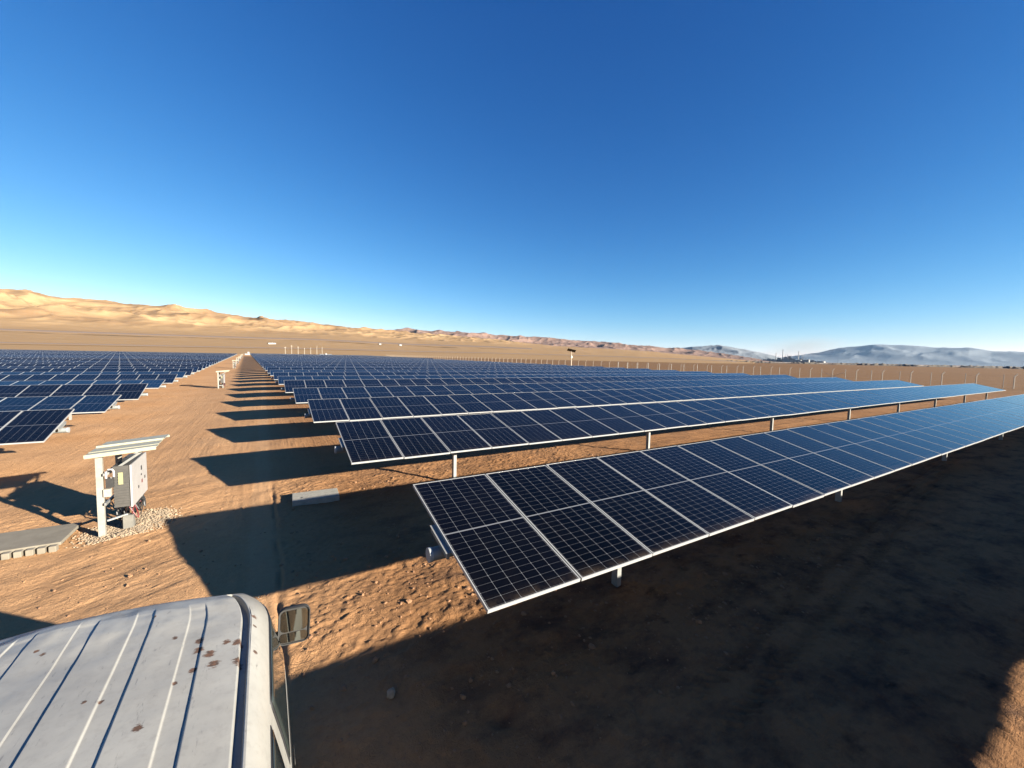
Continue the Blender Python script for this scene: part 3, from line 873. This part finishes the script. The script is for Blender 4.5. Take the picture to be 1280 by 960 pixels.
# ------------------------------------------------------------------ inverter cabinets along the track
def make_cabinet():
    t = thing('inverter_cabinet', 'nearest cabinet with white cover, cream shelter roof and white post, beside the van', 'cabinet', (-2.76, 10.72, gz(-2.76, 10.72)), 0, 'inverter cabinets along the dirt track')
    for y in (0.0, 1.22):
        mb = MB(); mb.box(-0.05, 0.05, y - 0.04, y + 0.04, -0.3, 1.585)
        mb.build('post', M['whitewood'], t, False, 0.004)
    # trapezoidal roof sheets laid on two bearers, rising a little to the right
    sl_ = Matrix.Rotation(R(-4.6), 4, 'Y') @ Matrix.Identity(4)
    T = Matrix.Translation((-0.17, 0, 1.63)) @ sl_
    mb = MB()
    pr = [(-0.13, 0.0), (-0.10, 0.0), (-0.10, 0.05), (0.02, 0.05)]
    ys_ = [(-0.12, 0), (0.10, 0), (0.115, 0.012), (0.16, 0.012), (0.175, 0), (0.60, 0), (0.62, 0.035), (0.70, 0.035), (0.72, 0), (1.28, 0)]
    vv = []
    for zoff in (0.0, -0.012):
        for x in (0, 1.05):
            for y, z in ys_:
                vv.append(tuple(T @ Vector((x - (0.02 if y > 0.13 else 0), y, z + zoff))))
    n_ = len(ys_)
    ff = []
    for L_ in (0, 2):
        for i in range(n_ - 1):
            a = L_ * n_ + i; ff.append((a, a + 1, a + n_ + 1, a + n_))
    for i in range(n_ - 1):
        for e_ in (0, 1):
            a = e_ * n_ + i; ff.append((a, a + 1, a + 1 + 2 * n_, a + 2 * n_))
    for i in (0, n_ - 1):
        ff.append((i, i + n_, i + 3 * n_, i + 2 * n_))
    mb.add(vv, ff)
    mb.build('roof', M['whitesheet'], t)
    mb = MB(); mb.box(0, 1.04, -0.16, -0.11, -0.06, 0.012, 0, T)
    mb.build('roof_beam', M['whitesheet'], t, False, 0.004)
    mb = MB(); mb.box(0, 1.04, 1.22, 1.28, -0.055, -0.015, 0, T)
    mb.build('roof_beam', M['whitesheet'], t, False, 0.004)
    for y in (0.06, 1.18):
        mb = MB(); mb.bar((0.07, y, 1.18), (0.62, y, 1.60), 0.04, 0.04)
        mb.build('brace', M['galv'], t)
    for z in (0.62, 1.20):
        mb = MB(); mb.box(0.068, 0.10, -0.1, 1.32, z, z + 0.05)
        mb.build('mounting_rail', M['galv'], t)
    mb = MB(); mb.box(0.18, 0.425, 0.02, 1.18, 0.52, 1.345)
    for i in range(14):
        mb.box(0.19, 0.41, 0.005, 0.02, 0.56 + i * 0.053, 0.585 + i * 0.053)
    hs = mb.build('housing', M['invgrey'], t)
    mb = MB(); mb.box(0.43, 0.462, -0.005, 1.20, 0.50, 1.355)
    cv = mb.build('front_cover', M['invwhite'], t, False, 0.008)
    for y, z, w_, h_, m_ in ((0.72, 1.12, 0.07, 0.09, 'black'), (0.70, 0.98, 0.06, 0.035, 'black'), (0.46, 0.78, 0.06, 0.06, 'black'), (0.74, 0.83, 0.07, 0.07, 'red'), (0.98, 0.86, 0.06, 0.06, 'black')):
        mb = MB(); mb.box(0.4635, 0.467, y - w_ / 2, y + w_ / 2, z - h_ / 2, z + h_ / 2)
        mb.build('marking', M[m_], cv)
    mb = MB(); mb.box(0.26, 0.33, -0.003, 0.004, 0.98, 1.22)
    mb.build('warning_sticker', M['yellow'], hs)
    mb = MB(); mb.box(0.09, 0.20, -0.06, 0.04, 0.95, 1.14)
    mb.build('junction_box', M['dkplastic'], t, False, 0.006)
    mb = MB(); mb.box(0.055, 0.16, -0.075, 0.02, 0.78, 0.93)
    mb.build('junction_box', M['paleconc'], t, False, 0.006)
    mb = MB(); mb.tube([(0.10, -0.05, 1.14), (0.10, -0.05, 1.28), (0.13, -0.05, 1.31), (0.19, -0.05, 1.31), (0.21, -0.05, 1.27), (0.21, -0.05, 1.16), (0.17, -0.05, 1.14)], 0.018, 8)
    mb.build('conduit', M['invwhite'], t, True)
    rnd = random.Random(3)
    for i in range(15):
        y0 = rnd.uniform(0.15, 1.0); x0 = rnd.uniform(0.2, 0.42)
        ym = y0 + rnd.uniform(-0.1, 0.3); d_ = rnd.uniform(0.16, 0.34)
        pts = [(x0, y0, 0.52), (x0 + 0.02, y0, 0.42), (x0 + rnd.uniform(0, .14), (y0 + ym) / 2, 0.52 - d_), (x0 + rnd.uniform(0, .12), ym + 0.1, 0.45), (rnd.uniform(0.1, 0.4), ym + rnd.uniform(-.1, .1), 0.30), (rnd.uniform(0.22, 0.34), rnd.uniform(0.3, 0.7), 0.0), (0.28, 0.5, -0.1)]
        q = []
        for j in range(len(pts) - 1):
            p0, p1, p2, p3 = (Vector(pts[max(0, min(len(pts) - 1, j + o_))]) for o_ in (-1, 0, 1, 2))
            for u in np.linspace(0, 1, 6)[:-1]:
                q.append(0.5 * ((2 * p1) + (p2 - p0) * u + (2 * p0 - 5 * p1 + 4 * p2 - p3) * u * u + (3 * p1 - p0 - 3 * p2 + p3) * u ** 3))
        mb = MB(); mb.tube(q, rnd.uniform(0.009, 0.016), 7)
        mb.build('cable', M['red' if i in (2, 7) else 'black'], t, True)
    mb = MB(); mb.box(0.27, 0.43, 0.12, 0.28, -0.1, 0.30)
    mb.build('footing', M['concrete'], t, False, 0.01)
    mb = MB(); mb.bar((0.05, 0.1, 0.26), (0.34, 0.18, 0.315), 0.05, 0.03)
    mb.build('cable_tray', M['galv'], t)
    return t
CAB = make_cabinet()
for i, (y, lab) in enumerate(((48.2, 'second cabinet along the track, alone on open sand beside the right shadows'), (101, 'third cabinet along the dirt track, small white portal'),
                              (135, 'fourth cabinet along the dirt track, tiny and pale'), (170, 'tiny distant cabinet near the far end of the dirt track'), (217, 'tiny distant cabinet near the far end of the dirt track'), (262, 'tiny distant cabinet near the far end of the dirt track'))):
    x = -2.76 + (-3.84 + 2.76) / (48.2 - 10.72) * (y - 10.72) * (1.0 if i == 0 else 1.05)
    dup(CAB, (x, y, gz(x, y)), None, lab)

# ------------------------------------------------------------------ slab, concrete box, gravel, stones
o = MB()
o.box(-4.55, -3.27, 10.52, 11.55, -0.05, 0.13 + gz(-4, 10.9) * 0 - 0.12)
for i in range(9):
    o.box(-4.54 + i * 0.143, -4.44 + i * 0.143, 10.40, 10.515, -0.12, -0.012)
o2 = o.build('concrete_slab', M['dustyconc'], None, False, 0.012)
for v in o2.data.vertices: pass
o2.location = (0, 0, -0.06)
tag(o2, 'grey concrete slab with notched front edge lying on the sand left of the cabinet', 'slab')
mb = MB(); mb.box(-0.5, 0.5, -0.32, 0.32, -0.15, 0.125)
bx = mb.build('concrete_box', M['paleconc'], None, False, 0.01, (1.0, 10.62, 0))
bx.rotation_euler.z = R(-3)
tag(bx, 'pale concrete cable box half in shadow at the end of the front row', 'cable box')
mb = MB(); mb.tube([(-0.30, -0.12, 0.124), (-0.30, -0.12, 0.130)], 0.025, 10)
mb.build('lifting_hole_disc', M['black'], bx)  # raised black disc standing in for the hole's shaded inside
def stone_verts(r, rnd, sub=1):
    bm = bmesh.new(); bmesh.ops.create_icosphere(bm, subdivisions=sub, radius=1)
    sx_, sy_, sz_ = rnd.uniform(.7, 1.2), rnd.uniform(.7, 1.2), rnd.uniform(.45, .8)
    rot = Euler((rnd.uniform(-.3, .3), rnd.uniform(-.3, .3), rnd.uniform(0, 6.3))).to_matrix()
    vv = []
    for v in bm.verts:
        k = r * rnd.uniform(.75, 1.15)
        vv.append(rot @ Vector((v.co.x * k * sx_, v.co.y * k * sy_, v.co.z * k * sz_)))
    ff = [tuple(v.index for v in f.verts) for f in bm.faces]
    bm.free()
    return vv, ff
rnd = random.Random(11)
mb = MB()
lib = [stone_verts(1.0, rnd) for _ in range(14)]
cnt = 0
while cnt < 3400:
    x, y = rnd.gauss(-2.42, 0.42), rnd.gauss(11.05, 0.55)
    d = math.hypot((x + 2.42) / 0.78, (y - 11.0) / 0.95)
    if d > 1 + rnd.uniform(-.25, .15) or (y < 10.35): continue
    vv, ff = lib[rnd.randrange(14)]
    r_ = rnd.uniform(0.010, 0.026)
    z = gsurf(x, y) + r_ * 0.3
    mb.add([(v.x * r_ + x, v.y * r_ + y, v.z * r_ + z) for v in vv], ff)
    cnt += 1
struct(mb.build('gravel', M['stone']), 'stuff')
# loose clods and pebbles too many to count
mb = MB()
lib = [stone_verts(1.0, rnd) for _ in range(20)]
for i in range(5200):
    x, y = rnd.uniform(0.3, 11), rnd.uniform(2.5, 11.5)
    if rnd.random() < 0.12: x = rnd.uniform(-6.5, 0.2)
    vv, ff = lib[rnd.randrange(20)]
    r_ = min(0.05, 0.006 + rnd.expovariate(1 / 0.008))
    z = gsurf(x, y) + r_ * 0.2
    mb.add([(v.x * r_ + x, v.y * r_ + y, v.z * r_ + z) for v in vv], ff)
struct(mb.build('soil_clods', M['clod']), 'stuff')
vv, ff = stone_verts(0.05, random.Random(5), 2)
mb = MB(); mb.add(vv, ff)
st = mb.build('stone', M['stone'], None, True, 0, (1.07, 4.05, gsurf(1.07, 4.05) + 0.025))
tag(st, 'pale fist sized stone lying in the foreground shadow right of the van', 'stone')

# ------------------------------------------------------------------ fences
def fence_post(bent):
    mb = MB()
    if bent:
        mb.bar((0, 0, -0.4), (0, 0, 1.95), 0.13, 0.13); mb.bar((0, 0, 1.92), (0.32, 0, 2.32), 0.11, 0.11, 0, (0, 1, 0))
    else:
        mb.bar((0, 0, -0.4), (0, 0, 2.25), 0.06, 0.06)
    return mb.mesh('post', M['postconc'] if bent else M['galv'])
FB, FT = fence_post(True), fence_post(False)
fe = thing('fence', 'long boundary fence of pale concrete posts with bent tops along the right side', 'fence', (103, 10, 0))
for i in range(98):
    link('post', FB, fe, (0, i * 4.1, 0)).rotation_euler.z = R(-48)
for z in (0.35, 0.75, 1.15, 1.55, 1.9):
    mb = MB(); mb.bar((-0.07, -2, z), (-0.07, 402, z), 0.007, 0.007)
    mb.build('wire', M['wire'], fe)
fe2 = thing('fence', 'thin steel post fence standing just inside the concrete post fence at far right', 'fence', (99.5, 10.6, 0))
for i in range(22):
    link('post', FT, fe2, (0, i * 4.1, 0))
for z in (0.4, 0.9, 1.4, 1.9, 2.2):
    mb = MB(); mb.bar((0.035, -1, z), (0.035, 88, z), 0.007, 0.007)
    mb.build('wire', M['wire'], fe2)
mb = MB(); mb.bar((0.04, 0.2, 0.1), (0.04, 4.0, 1.6), 0.05, 0.05); mb.bar((0.04, 0.2, 1.6), (0.04, 4.0, 0.1), 0.05, 0.05)
mb.build('brace', M['galv'], fe2, False, 0, (0, 24.6, 0))

# ------------------------------------------------------------------ solar lamp post beyond the array, poles and sheds
sp_ = thing('solar_lamp_post', 'pale pole carrying a tilted dark solar panel beside the fence', 'lamp post', (95.5, 116, 0))
mb = MB(); mb.tube([(0, 0, -0.4), (0, 0, 5.4)], 0.14, 10, 0, 0.10); mb.build('pole', M['postconc'], sp_, True)
mb = MB(); mb.box(-1.5, 1.5, -0.95, 0.95, -0.03, 0.03); pp = mb.build('panel', M['black'], sp_, False, 0, (0, 0, 6.0)); pp.rotation_euler = (R(-24), R(12), R(-30))
mb = MB(); mb.box(-0.35, 0.35, -0.25, 0.25, 3.2, 4.0); mb.build('battery_box', M['postconc'], sp_, False, 0.02)
mb = MB(); mb.box(-0.05, 0.05, -0.05, 0.05, 5.3, 6.02); mb.build('bracket', M['galv'], sp_)
mb = MB(); mb.bar((0, 0, 4.7), (0.6, -0.5, 4.9), 0.08, 0.08); mb.build('lamp_arm', M['postconc'], sp_)
def azp(a, r): return (r * math.sin(R(a)), r * math.cos(R(a)))
mb = MB(); mb.tube([(0, 0, -1), (0, 0, 8)], 0.15, 8, 0, 0.10); mb.box(-0.7, 0.7, -0.06, 0.06, 7.3, 7.45)
ME_POLE = mb.mesh('utility_pole', M['paperwhite'], True)
for i, a in enumerate((2.2, 2.9, 3.6, 4.3, 5.0, 5.7, 6.3)):
    r_ = 345 + 6 * i
    x, y = azp(a, r_)
    o = link('utility_pole', ME_POLE, None, (x, y, 0)); o.rotation_euler.z = i * 0.4; o.scale = (1, 1, (0.85, 1, .9, .8, .85, 1.05, .95)[i])
    tag(o, 'thin pale pole in the cluster of poles beyond the far end of the panels', 'pole', 'poles beyond the far end')
def fanxy(a, r):
    x, y = azp(a, r)
    return x, y, float(fan_z(np.array(float(a)), np.array(float(r)))) if r > 440 else 0.0
def shed(loc, w, d, h, label, rz=0.3, m='shed'):
    t = thing('shed', label, 'shed', loc, rz)
    mb = MB(); mb.box(-w / 2, w / 2, -d / 2, d / 2, -1, h); mb.build('wall', M[m], t)
    mb = MB(); mb.add([(-w / 2 - .3, -d / 2 - .3, h), (w / 2 + .3, -d / 2 - .3, h), (w / 2 + .3, d / 2 + .3, h), (-w / 2 - .3, d / 2 + .3, h), (-w / 2 - .3, 0, h + d * .18), (w / 2 + .3, 0, h + d * .18)], [(0, 1, 5, 4), (2, 3, 4, 5), (0, 4, 3), (1, 2, 5), (0, 3, 2, 1)]); mb.build('roof', M[m], t)
    mb = MB(); mb.box(-0.6, 0.6, -d / 2 - .03, -d / 2 - .003, 0, 2.2); mb.build('door', M['plantgrey'], t)
    return t
shed(fanxy(0.8, 900), 13, 4, 1.5, 'long white shed on the slope above the far end of the track')
shed(fanxy(6.7, 380), 9, 4, 1.0, 'low white shed right of the poles beyond the far panels', 0.1)
shed(fanxy(-1.6, 400), 5, 2, 0.7, 'low white shed just left of the track at the far edge of the panels', 0.1)
shed(fanxy(13.3, 1150), 6, 4, 2.4, 'small white shed alone on the brown plain, left one of two')
shed(fanxy(15.9, 1120), 7, 5, 3, 'small grey shed alone on the brown plain, right one of two', 0.3, 'plantgrey')
rnd = random.Random(21)

# ------------------------------------------------------------------ works with chimneys on the horizon
PR = 5000
for a, h_, w_, lab in ((64.05, 90, 4.5, 'shorter leftmost chimney of the distant works'), (64.72, 128, 6, 'tallest grey chimney of the distant works'), (66.22, 112, 4.5, 'slim dark chimney right of the middle of the distant works'), (66.55, 88, 2.4, 'thin pale mast right of the slim chimney at the distant works')):
    x, y = azp(a, PR)
    t = thing('chimney', lab, 'chimney', (x, y, 0))
    mb = MB(); mb.lathe([(w_, 0), (w_ * 0.7, h_ * 0.5), (w_ * 0.6, h_), (0, h_)], 14); mb.build('stack', M['plantgrey'], t, True)
    mb = MB(); mb.lathe([(w_ * 0.72, h_ * 0.9), (w_ * 0.85, h_ * 0.9), (w_ * 0.85, h_ * 0.92), (w_ * 0.7, h_ * 0.92)], 14); mb.build('platform', M['plantdark'], t)
hts = [(62.9, 26, 60, 'low'), (63.3, 34, 70, 'boxy'), (63.75, 30, 60, 'plain'), (64.35, 44, 70, 'blocky'), (65.0, 56, 60, 'tall stepped'), (65.35, 66, 50, 'steep'), (65.75, 40, 60, 'square'), (66.45, 38, 60, 'grey'), (66.95, 30, 70, 'wide'), (67.5, 24, 60, 'small'), (68.1, 18, 70, 'lone')]
for i, (a, h_, w_, adj) in enumerate(hts):
    x, y = azp(a, PR + rnd.uniform(-150, 150))
    side = ('left end of', 'left end of', 'left half of', 'left half of', 'middle of', 'middle of', 'middle of', 'right half of', 'right half of', 'right end of', 'right end of')[i]
    t = thing('works_building', f'{adj} dark building number {i + 1} from the left at the {side} the distant works', 'building', (x, y, 0), -R(a))
    mb = MB(); mb.box(-w_ / 2, w_ / 2, -20, 20, -2, h_ * 0.6); mb.box(-w_ / 5, w_ / 4, -14, 14, h_ * 0.6, h_ * 0.95)
    for j in range(3):
        xx = -w_ / 2 + w_ * (j + 0.5) / 3
        mb.tube([(xx, -8, h_ * 0.6), (xx, -8, h_ * rnd.uniform(.9, 1.4))], 1.6, 8)
    mb.build('hall', M['plantdark' if i % 2 else 'plantgrey'], t)
    mb = MB(); mb.box(-w_ / 2 - 1, w_ / 2 + 1, -21, 21, h_ * 0.6, h_ * 0.63); mb.build('roof', M['plantgrey'], t)
for a, r_, h_, lab in ((66.38, 16, 22, 'white storage tank beside the slim chimney of the distant works'), (67.15, 13, 26, 'white storage tank at the right half of the distant works'), (68.45, 22, 14, 'low white storage tank at the right end of the distant works')):
    x, y = azp(a, PR - 250)
    t = thing('storage_tank', lab, 'storage tank', (x, y, 0))
    mb = MB(); mb.lathe([(r_, -2), (r_, h_)], 24); mb.build('shell', M['shed'], t, True)
    mb = MB(); mb.lathe([(r_ + .4, h_), (r_ * .6, h_ + 3), (0, h_ + 4)], 24); mb.build('roof', M['shed'], t, True)

# ------------------------------------------------------------------ thin smoke drifting from the works
sm_ = bpy.data.materials.new('smoke'); sm_.use_nodes = True
nt_ = sm_.node_tree; nt_.nodes.remove(nt_.nodes['Principled BSDF'])
sv = nt_.nodes.new('ShaderNodeVolumePrincipled'); sv.inputs['Color'].default_value = (0.40, 0.35, 0.32, 1)
tc_ = nt_.nodes.new('ShaderNodeTexCoord')
ln = nt_.nodes.new('ShaderNodeVectorMath'); ln.operation = 'LENGTH'; nt_.links.new(tc_.outputs['Object'], ln.inputs[0])
mr_ = nt_.nodes.new('ShaderNodeMapRange'); mr_.inputs[1].default_value = 1.0; mr_.inputs[2].default_value = 0.0; nt_.links.new(ln.outputs['Value'], mr_.inputs[0])
nz_ = nt_.nodes.new('ShaderNodeTexNoise'); nz_.inputs['Scale'].default_value = 2.2; nt_.links.new(tc_.outputs['Object'], nz_.inputs['Vector'])
mm = nt_.nodes.new('ShaderNodeMath'); mm.operation = 'MULTIPLY'; nt_.links.new(mr_.outputs[0], mm.inputs[0]); nt_.links.new(nz_.outputs['Fac'], mm.inputs[1])
mk = nt_.nodes.new('ShaderNodeMath'); mk.operation = 'MULTIPLY'; mk.inputs[1].default_value = 0.0045; nt_.links.new(mm.outputs[0], mk.inputs[0])
nt_.links.new(mk.outputs[0], sv.inputs['Density'])
nt_.links.new(sv.outputs[0], nt_.nodes['Material Output'].inputs['Volume'])
bm = bmesh.new(); bmesh.ops.create_icosphere(bm, subdivisions=3, radius=1); me = bpy.data.meshes.new('smoke'); bm.to_mesh(me); bm.free()
me.materials.append(sm_)
x, y = azp(66.6, 5450)
smk = struct(link('smoke', me, None, (x, y, 165)), 'stuff')
smk.scale = (430, 150, 135); smk.rotation_euler = (0, R(-6), -R(66.6))
